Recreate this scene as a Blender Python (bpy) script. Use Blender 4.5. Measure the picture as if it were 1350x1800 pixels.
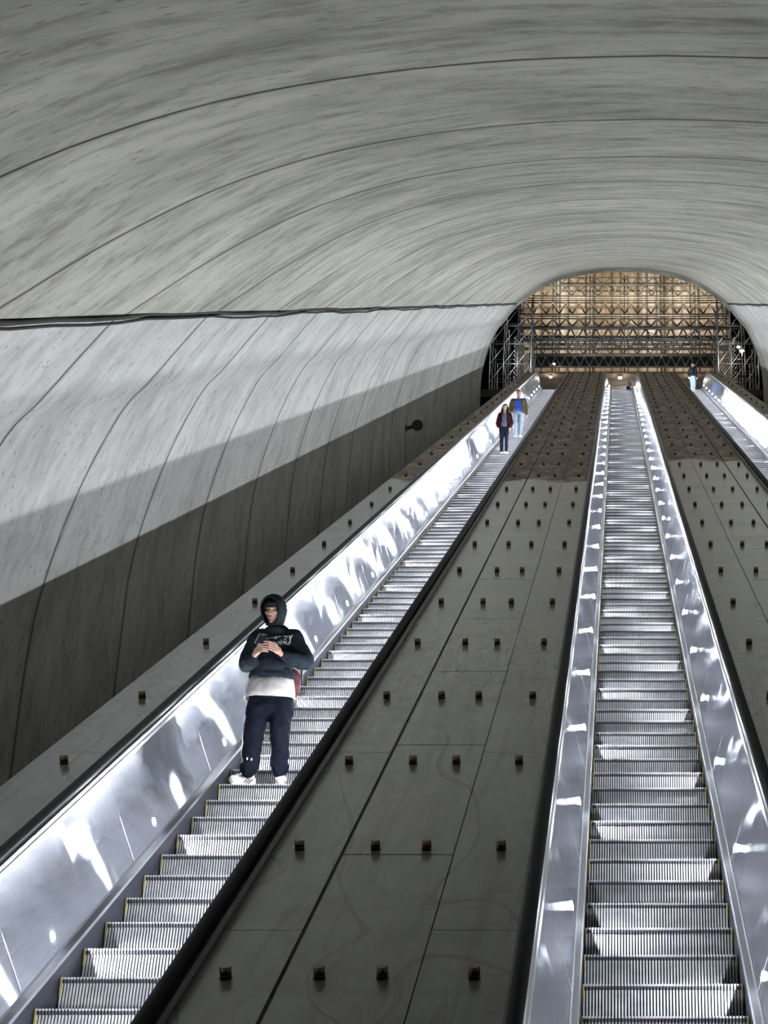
import bpy, bmesh, math, random
from mathutils import Vector, Matrix, Euler
from mathutils.bvhtree import BVHTree
random.seed(7)
for o in list(bpy.data.objects): bpy.data.objects.remove(o)
S = bpy.context.scene
COL = S.collection
# ------------------------------------------------------------------ camera
PITCH = math.radians(20.5); FPX = 2870.0; CX, CY = 1082.0, 1008.0; CAMZ = 1.6
cd = bpy.data.cameras.new('camera'); cam = bpy.data.objects.new('camera', cd); COL.objects.link(cam)
cam.location = (0, 0, CAMZ); cam.rotation_euler = (math.pi/2 + PITCH, 0, 0)
cd.sensor_fit = 'VERTICAL'; cd.sensor_height = 36; cd.lens = FPX*36/1800
cd.shift_x = (675-CX)/1800; cd.shift_y = (CY-900)/1800; cd.clip_end = 400; cd.clip_start = .1
S.camera = cam
# ------------------------------------------------------------------ world, exposure
w = bpy.data.worlds.new('world'); S.world = w; w.use_nodes = True
w.node_tree.nodes['Background'].inputs[0].default_value = (.75, .76, .7, 1)
w.node_tree.nodes['Background'].inputs[1].default_value = .004
S.view_settings.view_transform = 'Standard'; S.view_settings.look = 'None'
S.view_settings.exposure = -0.12; S.view_settings.gamma = 1; S.view_settings.use_curve_mapping = False
S.cycles.max_bounces = 7; S.cycles.diffuse_bounces = 4; S.cycles.glossy_bounces = 5
S.cycles.sample_clamp_indirect = 6; S.cycles.blur_glossy = .3
S.cycles.use_denoising = True
LAMP_E = 3700.0          # skirt lamp lens emission
STRIP_E = 235.0  # emission of the added strips under two handrails
# ------------------------------------------------------------------ incline frame
SN, CS = .5, math.cos(math.radians(30))
Q = math.radians(9.5); SQ, CQ = math.sin(Q), math.cos(Q)
def W(x, N, s): return Vector((x, s*CS - N*SN, s*SN + N*CS + CAMZ))      # x across, N perpendicular, s along
def sN(V, Z): N = -V*CQ; return (Z + N*SQ)/CQ                             # slope position of depth Z on the plane V below
INC = Vector((0, CS, SN)); NRM = Vector((0, -SN, CS))
ROT = Matrix(((1,0,0),(0,CS,-SN),(0,SN,CS))).to_4x4()                     # local (x, along, normal) -> world
def at(px, py, Y):
    u = (px-CX)/FPX; v = (CY-py)/FPX
    d = Vector((u, math.cos(PITCH)-v*math.sin(PITCH), math.sin(PITCH)+v*math.cos(PITCH)))
    return Vector((0,0,CAMZ)) + d*(Y/d.y)
# ------------------------------------------------------------------ materials
def mat(name, col=(.5,.5,.5), rough=.5, metal=0.0, emit=None, es=0, **k):
    m = bpy.data.materials.new(name); m.use_nodes = True
    b = m.node_tree.nodes['Principled BSDF']
    b.inputs['Base Color'].default_value = (*col, 1); b.inputs['Roughness'].default_value = rough
    b.inputs['Metallic'].default_value = metal
    if emit: b.inputs['Emission Color'].default_value = (*emit, 1); b.inputs['Emission Strength'].default_value = es
    for kk, v in k.items(): b.inputs[kk].default_value = v
    return m
class NT:
    def __init__(s, m): s.t = m.node_tree; s.b = s.t.nodes['Principled BSDF']
    def n(s, typ, **k):
        nd = s.t.nodes.new(typ)
        for a, v in k.items():
            if a.startswith('i_'):
                key = a[2:]; key = int(key) if key.isdigit() else key.replace('_', ' ')
                nd.inputs[key].default_value = v
            else: setattr(nd, a, v)
        return nd
    def l(s, a, b): s.t.links.new(a, b)
    def coords(s, scale, kind='Object', rot=(0,0,0)):
        tc = s.n('ShaderNodeTexCoord'); mp = s.n('ShaderNodeMapping'); s.l(tc.outputs[kind], mp.inputs[0])
        mp.inputs['Scale'].default_value = scale; mp.inputs['Rotation'].default_value = rot
        return mp.outputs[0]
    def noise(s, vec, scale, detail=4, rough=.5, dist=0):
        nd = s.n('ShaderNodeTexNoise'); s.l(vec, nd.inputs['Vector'])
        nd.inputs['Scale'].default_value = scale; nd.inputs['Detail'].default_value = detail
        nd.inputs['Roughness'].default_value = rough; nd.inputs['Distortion'].default_value = dist
        return nd.outputs[0]
    def ramp(s, fac, stops):
        r = s.n('ShaderNodeValToRGB'); s.l(fac, r.inputs[0]); e = r.color_ramp.elements
        e[0].position, e[0].color = stops[0][0], (*stops[0][1], 1)
        e[1].position, e[1].color = stops[-1][0], (*stops[-1][1], 1)
        for p, c in stops[1:-1]:
            q = e.new(p); q.color = (*c, 1)
        return r.outputs[0]
    def mix(s, a, b, fac, mode='MIX'):
        m = s.n('ShaderNodeMix', data_type='RGBA', blend_type=mode)
        if isinstance(fac, (int, float)): m.inputs[0].default_value = fac
        else: s.l(fac, m.inputs[0])
        for i, v in ((6, a), (7, b)):
            if isinstance(v, tuple): m.inputs[i].default_value = (*v, 1)
            else: s.l(v, m.inputs[i])
        return m.outputs[2]
    def math(s, op, a, b=0.0, c=None):
        m = s.n('ShaderNodeMath', operation=op)
        for i, v in enumerate((a, b) if c is None else (a, b, c)):
            if isinstance(v, (int, float)): m.inputs[i].default_value = v
            else: s.l(v, m.inputs[i])
        return m.outputs[0]
    def bump(s, h, strength, dist=.01):
        b = s.n('ShaderNodeBump'); s.l(h, b.inputs['Height'])
        b.inputs['Strength'].default_value = strength; b.inputs['Distance'].default_value = dist
        s.l(b.outputs[0], s.b.inputs['Normal'])
JA, JB = .50, .95
RING0, RINGD = 11.5, 3.12        # world y of a construction joint, pitch of the joints
def concrete(name, base, axis_scale, pit=.75, con=1.0, ja=0.0, jb=0.0):
    m = mat(name, base, .85); t = NT(m)
    vec = t.coords((1,1,1))
    big = t.noise(t.coords(axis_scale), .55, 6, .62, .6)
    c = t.ramp(big, [(.30, tuple(v*.45 for v in base)), (.46, tuple(v*.80 for v in base)), (.56, base), (.72, tuple(v*1.18 for v in base))])
    st = t.noise(t.coords(tuple(v*3.2 for v in axis_scale)), 1.0, 8, .7, .3)
    if con < 1: c = t.mix(base, c, con)
    c = t.mix(c, t.ramp(st, [(.34, (.42,.40,.37)), (.52, (1,1,1)), (.72, (1.15,1.15,1.13))]), .8*con, 'MULTIPLY')
    # dark stained patches
    pat = t.noise(vec, .33, 3, .5)
    c = t.mix(c, (.16,.15,.135), t.math('MULTIPLY', t.math('SMOOTH_MIN', t.math('MAXIMUM', t.math('SUBTRACT', pat, .6), 0), .2, .05), 2.2))
    # pits, gathered in patches
    v = t.n('ShaderNodeTexVoronoi', feature='F1'); t.l(t.coords(tuple(a*b for a, b in zip(axis_scale, (4.4,)*3))), v.inputs['Vector']); v.inputs['Scale'].default_value = 1.6
    where = t.math('GREATER_THAN', t.noise(vec, .8, 4, .65), .47)
    p = t.math('MULTIPLY', t.math('LESS_THAN', v.outputs['Distance'], .15), where)
    c = t.mix(c, (.07,.065,.06), t.math('MULTIPLY', p, pit))
    # joints at constant world y
    sep = t.n('ShaderNodeSeparateXYZ'); t.l(vec, sep.inputs[0])
    wob = t.math('MULTIPLY', t.math('SUBTRACT', t.noise(vec, 1.2, 3, .5), .5), .05)
    nn = t.math('ADD', t.math('MULTIPLY', sep.outputs[1], -SN), t.math('MULTIPLY', t.math('SUBTRACT', sep.outputs[2], CAMZ), CS))
    yj = t.math('ADD', t.math('ADD', sep.outputs[1], jb), t.math('MULTIPLY', t.math('SUBTRACT', 1.5, nn), ja))      # joint planes lean down the slope
    yy = t.math('DIVIDE', t.math('SUBTRACT', t.math('ADD', yj, wob), RING0), RINGD)
    fr = t.math('ABSOLUTE', t.math('SUBTRACT', t.math('FRACT', t.math('ADD', yy, .5)), .5))
    c = t.mix(c, (.07,.065,.06), t.math('MULTIPLY', t.math('LESS_THAN', fr, .0075), .9))
    soft = t.math('MULTIPLY', t.math('SUBTRACT', 1.0, t.math('MINIMUM', t.math('DIVIDE', fr, .035), 1.0)), t.noise(vec, 1.7, 4, .6))
    c = t.mix(c, (.13,.12,.11), t.math('MULTIPLY', soft, .8))
    t.l(c, t.b.inputs['Base Color'])
    h = t.math('SUBTRACT', t.noise(t.coords(tuple(v*6 for v in axis_scale)), 1.5, 5, .6), t.math('MULTIPLY', p, .6))
    t.bump(h, .35, .02)
    return m
M = {}
M['vault'] = concrete('vault_concrete', (.455,.445,.385), (.6,1.35,1.0), .5, .9, JA, 0.0)
M['wallc'] = concrete('wall_concrete', (.53,.53,.505), (1.4,1.6,.8), .7, .55, 0.0, JB)
M['darkc'] = mat('dark_concrete', (.05,.05,.048), .9)
def deck_mat():
    m = mat('polished_deck', (.10,.10,.092), .3); t = NT(m)
    lay = t.coords((3.2, .25, 1)); n1 = t.noise(lay, 1.6, 6, .65, .8)
    n2 = t.noise(t.coords((1,1,1)), 1.1, 4, .6, 1.2)
    c = t.ramp(n1, [(.25, (.10,.102,.093)), (.5, (.152,.158,.146)), (.8, (.185,.192,.18))])
    c = t.mix(c, t.ramp(n2, [(.3, (.65,.64,.62)), (.55, (1,1,1))]), .7, 'MULTIPLY')
    # wandering dark hairline stains
    ln = t.math('LESS_THAN', t.math('ABSOLUTE', t.math('SUBTRACT', t.noise(t.coords((.8,.30,1)), 1.0, 1.2, .4, .5), .5)), .004)
    c = t.mix(c, (.05,.048,.045), t.math('MULTIPLY', ln, .45))
    # reflection of the plywood end painted as mottled brown on the upper slope
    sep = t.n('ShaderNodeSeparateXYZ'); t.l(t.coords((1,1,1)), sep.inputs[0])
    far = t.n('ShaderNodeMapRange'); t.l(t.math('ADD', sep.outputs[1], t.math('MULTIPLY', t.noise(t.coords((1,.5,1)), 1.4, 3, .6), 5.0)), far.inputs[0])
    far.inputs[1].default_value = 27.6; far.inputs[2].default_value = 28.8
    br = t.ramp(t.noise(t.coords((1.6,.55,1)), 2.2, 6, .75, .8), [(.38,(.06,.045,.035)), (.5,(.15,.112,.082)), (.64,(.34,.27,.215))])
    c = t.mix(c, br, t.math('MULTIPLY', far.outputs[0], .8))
    t.l(c, t.b.inputs['Base Color'])
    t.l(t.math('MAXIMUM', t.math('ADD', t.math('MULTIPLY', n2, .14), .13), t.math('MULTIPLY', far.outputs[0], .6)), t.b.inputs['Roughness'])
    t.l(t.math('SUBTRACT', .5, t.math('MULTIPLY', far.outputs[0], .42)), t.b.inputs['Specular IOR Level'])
    t.bump(t.noise(t.coords((40,3,1)), 1.0, 3, .5), .04, .004)
    return m
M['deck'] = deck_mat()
def steel_mat():
    m = mat('brushed_steel', (.62,.64,.68), .2, 1.0); t = NT(m)
    sm = t.noise(t.coords((1,1,.8)), 1.3, 1.5, .45, .3)
    sc = t.noise(t.coords((1,2.5,60)), 1.0, 4, .6)
    g = t.n('ShaderNodeBsdfAnisotropic', distribution='BECKMANN')
    t.l(t.math('ADD', t.math('ADD', t.math('MULTIPLY', sm, .06), .15), 0.0), g.inputs['Roughness'])
    t.l(t.ramp(sc, [(.3,(.45,.47,.52)), (.7,(.57,.59,.64))]), g.inputs['Color'])
    g.inputs['Anisotropy'].default_value = .78; g.inputs['Rotation'].default_value = .0
    tg = t.n('ShaderNodeTangent', direction_type='UV_MAP'); tg.uv_map = 'UVMap'; t.l(tg.outputs[0], g.inputs['Tangent'])
    b = t.n('ShaderNodeBump'); t.l(sm, b.inputs['Height']); b.inputs['Strength'].default_value = .45; b.inputs['Distance'].default_value = .03; t.l(b.outputs[0], g.inputs['Normal'])
    d = t.n('ShaderNodeBsdfDiffuse'); d.inputs[0].default_value = (.45,.47,.52,1)
    x = t.n('ShaderNodeMixShader'); x.inputs[0].default_value = .10; t.l(g.outputs[0], x.inputs[1]); t.l(d.outputs[0], x.inputs[2])
    t.l(x.outputs[0], t.t.nodes['Material Output'].inputs[0])
    return m
M['steel'] = steel_mat()
M['trim'] = mat('bright_trim', (.75,.77,.8), .18, 1.0)
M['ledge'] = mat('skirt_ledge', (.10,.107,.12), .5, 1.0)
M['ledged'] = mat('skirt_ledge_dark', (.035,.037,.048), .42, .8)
M['skirt'] = mat('skirt_dark', (.010,.011,.018), .5, 0, **{'Specular IOR Level': .25})
M['seam'] = mat('seam_strip', (.85,.87,.9), .35, 1.0)
M['rubber'] = mat('handrail_rubber', (.012,.012,.013), .32)
M['chan'] = mat('handrail_channel', (.02,.02,.022), .45)
M['lamp'] = mat('lamp_lens', (.9,.9,.9), .3, emit=(.90,.94,1.0), es=LAMP_E)
M['strip'] = mat('fill_strip', (.9,.9,.9), .3, emit=(.90,.94,1.0), es=STRIP_E)
M['lampring'] = mat('lamp_ring', (.7,.7,.7), .25, 1.0)
def alu():
    m = mat('riser_aluminium', (.60,.61,.63), .38, .45); t = NT(m)
    n = t.noise(t.coords((6,2,8)), 1.2, 4, .6)
    t.l(t.ramp(n, [(.3,(.46,.47,.50)), (.7,(.72,.73,.76))]), t.b.inputs['Base Color'])
    return m
M['riser'] = alu()
M['tread'] = mat('tread_comb', (.12,.12,.14), .4, .6)
M['toe'] = mat('tread_tooth', (.6,.61,.64), .42, .4)
M['gap'] = mat('step_groove', (.012,.012,.014), .6)
M['yellow'] = mat('yellow_edge', (.24,.20,.04), .6)
def brass():
    m = mat('aged_brass', (.22,.155,.085), .25, 1.0); t = NT(m)
    n = t.noise(t.coords((30,30,12)), 1, 4, .6)
    t.l(t.ramp(n, [(.3,(.05,.036,.022)), (.65,(.20,.14,.075))]), t.b.inputs['Base Color'])
    return m
M['brass'] = brass()
M['scaf'] = mat('galvanised_steel', (.20,.22,.23), .45, .7)
M['scafd'] = mat('dull_steel', (.12,.12,.10), .6, .4)
M['scafl'] = mat('bright_tube', (.42,.43,.44), .45, .7)
def wood(name, ax):
    m = mat(name, (.5,.36,.2), .75); t = NT(m)
    v = t.coords((1,1,1)); sep = t.n('ShaderNodeSeparateXYZ'); t.l(v, sep.inputs[0])
    cell = t.n('ShaderNodeTexWhiteNoise', noise_dimensions='1D'); t.l(t.math('FLOOR', t.math('MULTIPLY', sep.outputs[ax], 2.1)), cell.inputs['W'])
    c = t.ramp(cell.outputs[0], [(0,(.42,.31,.20)), (.5,(.60,.48,.34)), (1,(.74,.68,.60))])
    c = t.mix(c, t.ramp(t.noise(t.coords((3,3,.7)), 1.2, 5, .6), [(.3,(.6,.55,.5)), (.6,(1,1,1))]), .8, 'MULTIPLY')
    t.l(c, t.b.inputs['Base Color']); return m
M['wood'] = wood('plywood_boards', 0)
M['soffit'] = wood('plywood_soffit', 1)
M['stud'] = mat('timber_stud', (.16,.11,.06), .8)
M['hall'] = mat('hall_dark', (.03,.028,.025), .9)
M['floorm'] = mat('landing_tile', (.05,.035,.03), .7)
M['warm'] = mat('warm_bulb', (1,.9,.7), .4, emit=(1,.78,.45), es=40)
M['white'] = mat('white_bulb', (1,1,1), .4, emit=(1,.95,.86), es=45)
M['black'] = mat('matt_black', (.008,.008,.008), .7)
# ------------------------------------------------------------------ helpers
def link(name, me, parent=None):
    o = bpy.data.objects.new(name, me); COL.objects.link(o)
    if parent: o.parent = parent
    return o
def tag(o, label=None, cat=None, group=None, kind=None):
    if label: o['label'] = label
    if cat: o['category'] = cat
    if group: o['group'] = group
    if kind: o['kind'] = kind
    return o
def empty(name, loc=(0,0,0), rot=None):
    o = bpy.data.objects.new(name, None); COL.objects.link(o); o.empty_display_size = .2
    if rot is not None: o.matrix_world = Matrix.Translation(loc) @ rot
    else: o.location = loc
    return o
class MB:
    def __init__(s): s.v = []; s.f = []; s.m = []; s.uv = {}
    def quad(s, a, b, c, d, mi=0):
        i = len(s.v); s.v += [Vector(a), Vector(b), Vector(c), Vector(d)]; s.f.append((i,i+1,i+2,i+3)); s.m.append(mi)
    def box(s, c, d, mi=0, R=None):
        c = Vector(c); i = len(s.v)
        for sx in (-1,1):
            for sy in (-1,1):
                for sz in (-1,1):
                    p = Vector((sx*d[0]/2, sy*d[1]/2, sz*d[2]/2))
                    s.v.append(c + (R @ p if R else p))
        for f in ((0,1,3,2),(4,6,7,5),(0,4,5,1),(2,3,7,6),(0,2,6,4),(1,5,7,3)):
            s.f.append(tuple(i+k for k in f)); s.m.append(mi)
    def box2(s, a, b, mi=0):
        s.box([(a[k]+b[k])/2 for k in range(3)], [abs(a[k]-b[k]) for k in range(3)], mi)
    def tube(s, p0, p1, r, n=8, mi=0, r1=None, caps=True):
        p0, p1 = Vector(p0), Vector(p1); d = (p1-p0)
        if d.length < 1e-6: return
        q = d.to_track_quat('Z', 'Y'); r1 = r if r1 is None else r1; i = len(s.v)
        for p, rr in ((p0, r), (p1, r1)):
            for k in range(n):
                a = 2*math.pi*k/n; s.v.append(p + q @ Vector((rr*math.cos(a), rr*math.sin(a), 0)))
        for k in range(n):
            s.f.append((i+k, i+(k+1)%n, i+n+(k+1)%n, i+n+k)); s.m.append(mi)
        if caps:
            s.f.append(tuple(i+k for k in reversed(range(n)))); s.m.append(mi)
            s.f.append(tuple(i+n+k for k in range(n))); s.m.append(mi)
    def extr(s, prof, s0, s1, closed=False, mi=0, nseg=1, uvs=False):
        """profile [(x, N)] run along the incline from s0 to s1"""
        n = len(prof); i = len(s.v)
        for j in range(nseg+1):
            ss = s0 + (s1-s0)*j/nseg
            for x, N in prof: s.v.append(W(x, N, ss))
        for j in range(nseg):
            for k in range(n if closed else n-1):
                a = i+j*n+k; b = i+j*n+(k+1)%n
                s.f.append((a, b, b+n, a+n)); s.m.append(mi)
        if closed:
            s.f.append(tuple(i+k for k in reversed(range(n)))); s.m.append(mi)
            s.f.append(tuple(i+nseg*n+k for k in range(n))); s.m.append(mi)
    def mesh(s, name, mats, smooth=False, local=None):
        me = bpy.data.meshes.new(name)
        vs = [local @ v for v in s.v] if local else s.v
        me.from_pydata([tuple(v) for v in vs], [], s.f)
        for m in mats: me.materials.append(m)
        for p, mi in zip(me.polygons, s.m): p.material_index = mi; p.use_smooth = smooth
        me.update(); return me
    def build(s, name, mats, parent=None, smooth=False, inc=None):
        """inc: origin (world Vector) of a slope-aligned local frame, so object coordinates run along the slope"""
        if not isinstance(mats, (list, tuple)): mats = [mats]
        if inc is not None:
            F = Matrix.Translation(inc) @ ROT
            me = s.mesh(name, mats, smooth, F.inverted())
            o = link(name, me, parent); o.matrix_world = F if parent is None else parent.matrix_world.inverted() @ F
            if parent is not None: o.matrix_basis = parent.matrix_world.inverted() @ F
        else:
            if parent is not None:
                me = s.mesh(name, mats, smooth, parent.matrix_world.inverted())
            else: me = s.mesh(name, mats, smooth)
            o = link(name, me, parent)
        return o
# ------------------------------------------------------------------ vault
XC = .30
UP = [(0,1.50),(.9,1.47),(1.8,1.37),(2.7,1.18),(3.5,.88),(4.2,.47),(4.72,.08),(5.0,-.14)]
LO = [(5.05,-.17),(5.32,-.5),(5.66,-.93),(5.93,-1.25),(6.27,-2.0),(6.53,-2.9),(6.63,-3.6),(6.65,-4.6),(6.65,-6.2)]
def smoothp(P, k=4):
    out = []
    for i in range(len(P)-1):
        p0 = P[max(i-1,0)]; p1 = P[i]; p2 = P[i+1]; p3 = P[min(i+2,len(P)-1)]
        for j in range(k):
            t = j/k
            out.append(tuple(.5*((2*p1[a]) + (-p0[a]+p2[a])*t + (2*p0[a]-5*p1[a]+4*p2[a]-p3[a])*t*t + (-p0[a]+3*p1[a]-3*p2[a]+p3[a])*t**3) for a in (0,1)))
    out.append(P[-1]); return out
YV0, YV1 = 2.5, 68.6
def Wy(x, N, Y):                      # point at slope-normal offset N (measured on the slope frame) lying in the vertical plane y = Y
    s = (Y + N*SN)/CS; return W(x, N, s)
def shell(name, prof, label=None, m=None, ja=0.0, jb=0.0):
    # rings are vertical planes; a shallow open joint at every ring
    ys = [YV0]; k = -3
    while True:
        yj = RING0 + RINGD*k; k += 1
        if yj < YV0+1.2: continue
        if yj > YV1-.1: break
        ys += [yj-.06, yj-.016, yj-.006, yj+.006, yj+.016, yj+.06]
    ys.append(YV1); mb = MB(); n = len(prof); jit = []
    for q, Y in enumerate(ys):
        dep = 0
        if 0 < q < len(ys)-1 and (q-1) % 6 in (2, 3): dep = .022
        for i, (x, N) in enumerate(prof):
            a = prof[max(i-1,0)]; b = prof[min(i+1,n-1)]; tx, tn = b[0]-a[0], b[1]-a[1]; L = math.hypot(tx, tn) or 1
            nx, nn = -tn/L, tx/L
            if (nx*(x-XC) + nn*(N+2)) < 0: nx, nn = -nx, -nn
            mb.v.append(Wy(x+nx*dep, N+nn*dep, Y - (0 if q in (0, len(ys)-1) else jb + ja*(1.5-N))))
    for q in range(len(ys)-1):
        for i in range(n-1):
            a = q*n+i; mb.f.append((a, a+1, a+n+1, a+n)); mb.m.append(0)
    return tag(mb.build(name, m, smooth=True), kind='structure')
up = smoothp(UP, 4)
ceilp = [(XC-x, N) for x, N in reversed(up)] + [(XC+x, N) for x, N in up[1:]]
shell('ceiling', ceilp, m=M['vault'], ja=JA)
lo = smoothp(LO, 4)
shell('wall_left', [(XC-x, N) for x, N in lo], m=M['wallc'], jb=JB)
shell('wall_right', [(XC+x, N) for x, N in lo], m=M['wallc'], jb=JB)
# ledge / cable line along the spring of the vault
for side, idx in ((-1, 1), (1, 2)):
    mb = MB(); N0 = -.155; pts = []
    Y = YV0
    while Y < YV1:
        pts.append(Wy(XC+side*(5.0+.015*math.sin(Y*1.3)), N0+.018*math.sin(Y*.9)+.01*math.sin(Y*2.7), Y)); Y += .8
    for a, b in zip(pts, pts[1:]):
        mb.tube(a, b, .022, 6, caps=False)
        mb.tube(a+Vector((side*.03,0,-.055)), b+Vector((side*.03,0,-.055)), .016, 6, caps=False)
    tag(mb.build('trim_%d' % idx, M['hall'], smooth=True), kind='structure')
# trench floors between decks and walls
S0, S1 = sN(4.26, 7.0), sN(4.26, 78.0)
mb = MB(); mb.extr([(-6.6,-5.4),(7.2,-5.4),(7.2,-5.6),(-6.6,-5.6)], S0-4, S1, True)
tag(mb.build('floor', M['darkc']), kind='structure')
# ------------------------------------------------------------------ escalator steps
PITCHS = .4/CS; RISE = .4*math.tan(math.radians(30))
def step_mesh(y_left):
    mb = MB(); n = 50; wd = 1.0/n
    def ry(z): t = (-z-.034)/(RISE+.01-.034); return .017 - .010*t - .012*math.sin(math.pi*t*.8)
    mb.box2((-.5,.03,-.006-.05), (.5,.40,-.012), 2)                     # tread plate under the cleats
    mb.box2((-.5,.028,-.006-.06), (.5,.034,-.02), 2)
    zs = [-.034,-.06,-.10,-.14,-.18,-.21,-RISE-.012]
    for k in range(n):
        x0 = -.5 + k*wd + .0045; x1 = x0 + .0110
        mb.box2((x0,0,-.034), (x1,.392,0), 0)                           # tread cleat
        mb.box2((x0,-.0022,-.011), (x1,.02,.001), 3)          # bright worn tooth tip
        for a, b in zip(zs, zs[1:]):                                    # riser cleat, a folded strip
            mb.quad((x0,ry(a),a),(x1,ry(a),a),(x1,ry(b),b),(x0,ry(b),b),1)
            mb.quad((x0,ry(a)+.009,a),(x0,ry(a),a),(x0,ry(b),b),(x0,ry(b)+.009,b),1)
            mb.quad((x1,ry(a),a),(x1,ry(a)+.009,a),(x1,ry(b)+.009,b),(x1,ry(b),b),1)
    for a, b in zip(zs, zs[1:]):
        mb.quad((-.5,ry(a)+.009,a),(.5,ry(a)+.009,a),(.5,ry(b)+.009,b),(-.5,ry(b)+.009,b),2)
    for sx, on in ((-1, True), (1, not y_left)):
        if on:
            mb.box2((sx*.499,-.004,-.115), (sx*.490,.012,.001), 4)
            mb.box2((sx*.499,.0,-.002), (sx*.488,.392,.0025), 4)
    return mb.mesh('step', [M['tread'], M['riser'], M['gap'], M['toe'], M['yellow']])
STEP_L = step_mesh(True); STEP_B = step_mesh(False)
def join_steps(name, me, pts, parent):
    vs, fs, ms = [], [], []
    for p in pts:
        i = len(vs); vs += [tuple(v.co + p) for v in me.vertices]
        fs += [tuple(i+q for q in f.vertices) for f in me.polygons]; ms += [f.material_index for f in me.polygons]
    m2 = bpy.data.meshes.new(name); m2.from_pydata(vs, [], fs)
    for m in me.materials: m2.materials.append(m)
    m2.polygons.foreach_set('material_index', ms); m2.update()
    o = link(name, m2, parent); o.matrix_basis = parent.matrix_world.inverted(); return o
def disc_lamp():
    mb = MB(); n = 12
    mb.tube((0,0,0), (0,0,.0025), .034, n, 0, r1=.032)
    for k, (r0, r1, z0, z1) in enumerate(((.031,.030,.0025,.0040),(.030,.020,.0040,.0055))): mb.tube((0,0,z0), (0,0,z1), r0, n, 1, r1=r1)
    return mb.mesh('lamp', [M['lampring'], M['lamp']], False)
LAMPM = disc_lamp()
HOFF = .2665; HV = 3.385           # handrail axis: offset from the step edge and depth below the eye plane
def N_(V): return -V*CQ
def escalator(xl, phaseZ, Z0, Z1, label, ly, lamp0, glow=0):
    """xl: x of the left step edge"""
    s0, s1 = sN(4.26, Z0), sN(4.26, Z1)
    root = empty('escalator', W(xl+.5, N_(4.26), s0)); bpy.context.view_layer.update()
    tag(root, label, 'escalator', 'escalators in the tunnel')
    me = STEP_L if ly else STEP_B
    sp = sN(4.26, phaseZ); k = math.ceil((s0-sp)/PITCHS); pos = []
    while sp + k*PITCHS < s1: pos.append(W(xl+.5, N_(4.26), sp + k*PITCHS)); k += 1
    inv = root.matrix_world.inverted()
    for p in pos[:100]:
        o = link('step', me, root); o.location = inv @ p
    if len(pos) > 100: tag(join_steps('step', me, pos[100:], root), kind='stuff')
    for sd in (-1, 1):
        ex = xl if sd < 0 else xl+1
        X = lambda o: ex + sd*o
        mb = MB(); mb.extr([(X(.006), N_(4.50)), (X(.006), N_(4.19)), (X(.012), N_(4.185))], s0, s1)
        mb.build('skirt_panel', M['skirt'], root, inc=W(ex, N_(4.26), s0))
        mb = MB(); mb.extr([(X(.006), N_(4.19)), (X(.016), N_(4.175)), (X(.05), N_(4.155)), (X(.060), N_(4.145)), (X(.062), N_(4.19))], s0, s1)
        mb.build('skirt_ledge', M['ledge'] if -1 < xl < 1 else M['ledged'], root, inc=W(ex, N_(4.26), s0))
        # balustrade panels
        P0 = (X(.060), N_(4.15)); P1 = (X(.21), N_(3.47)); PL = 5*PITCHS
        ss = sN(4.15, 9.745) - math.ceil((sN(4.15, 9.745)-s0)/PL)*PL
        while ss < s1:
            a, b = max(ss, s0)+.0025, min(ss+PL, s1)-.0025
            if b-a > .05:
                mb = MB(); i = 0; nu, nv = 1, 1
                pts = [W(*P0, a), W(*P0, b), W(*P1, b), W(*P1, a)]
                bk = [p + Vector((sd*.012, 0, 0)) for p in pts]
                mb.quad(*pts); mb.quad(*reversed(bk))
                for q in range(4): mb.quad(pts[q], bk[q], bk[(q+1)%4], pts[(q+1)%4])
                o = mb.build('balustrade_panel', M['steel'], root, inc=W(ex, N_(4.15), (a+b)/2))
                uv = o.data.uv_layers.new(name='UVMap')
                for l in o.data.loops:
                    co = o.data.vertices[l.vertex_index].co; uv.data[l.index].uv = (co.y, co.z)
            ss += PL
        ss = sN(4.15, 9.745) - math.ceil((sN(4.15, 9.745)-s0)/PL)*PL     # a bright seam strip between two panels
        while ss < s1:
            if ss > s0:
                e = .004*sd; mb = MB()
                a = W(P0[0]-e, P0[1]+.03, ss); b = W(P1[0]-e, P1[1]-.06, ss); t = INC*.0045
                mb.quad(a-t, a+t, b+t, b-t); mb.build('panel_joint', M['seam'], root)
            ss += PL
        mb = MB(); mb.extr([(X(.206), N_(3.475)), (X(.214), N_(3.455)), (X(.226), N_(3.45)), (X(.232), N_(3.43)), (X(.24), N_(3.43)), (X(.24), N_(3.47))], s0, s1)
        mb.build('top_trim', M['trim'], root, smooth=False)
        mb = MB(); mb.extr([(X(.235), N_(3.425)), (X(.315), N_(3.425)), (X(.334), N_(3.45)), (X(.334), N_(3.52)), (X(.30), N_(3.6)), (X(.235), N_(3.6))], s0, s1, True)
        mb.build('handrail_guide', M['chan'], root)
        pr = []
        for q in range(14):
            a = 2*math.pi*q/14; pr.append((X(HOFF + .041*math.cos(a)), N_(HV) + .036*math.sin(a) - (.006 if math.sin(a) < 0 else 0)))
        mb = MB(); mb.extr(pr, s0, s1, True); mb.build('handrail', M['rubber'], root, smooth=True)
        if glow == sd:                                                # added unseen strip under the top trim, sets the shadow edge on the wall
            mb = MB(); a, b, c, d = (X(.198), N_(3.50)), (X(.200), N_(3.482)), None, None
            mb.extr([a, b] if sd > 0 else [b, a], s0+.3, s1-.3); o = mb.build('fill_strip', M['strip'], root)
        # body under the balustrade
        mb = MB(); mb.extr([(X(.075), N_(4.2)), (X(.228), N_(3.5)), (X(.30), N_(3.53)), (X(.33), N_(5.1)), (X(.08), N_(5.1))], s0, s1, True)
        mb.build('side_casing', M['chan'], root)
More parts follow.
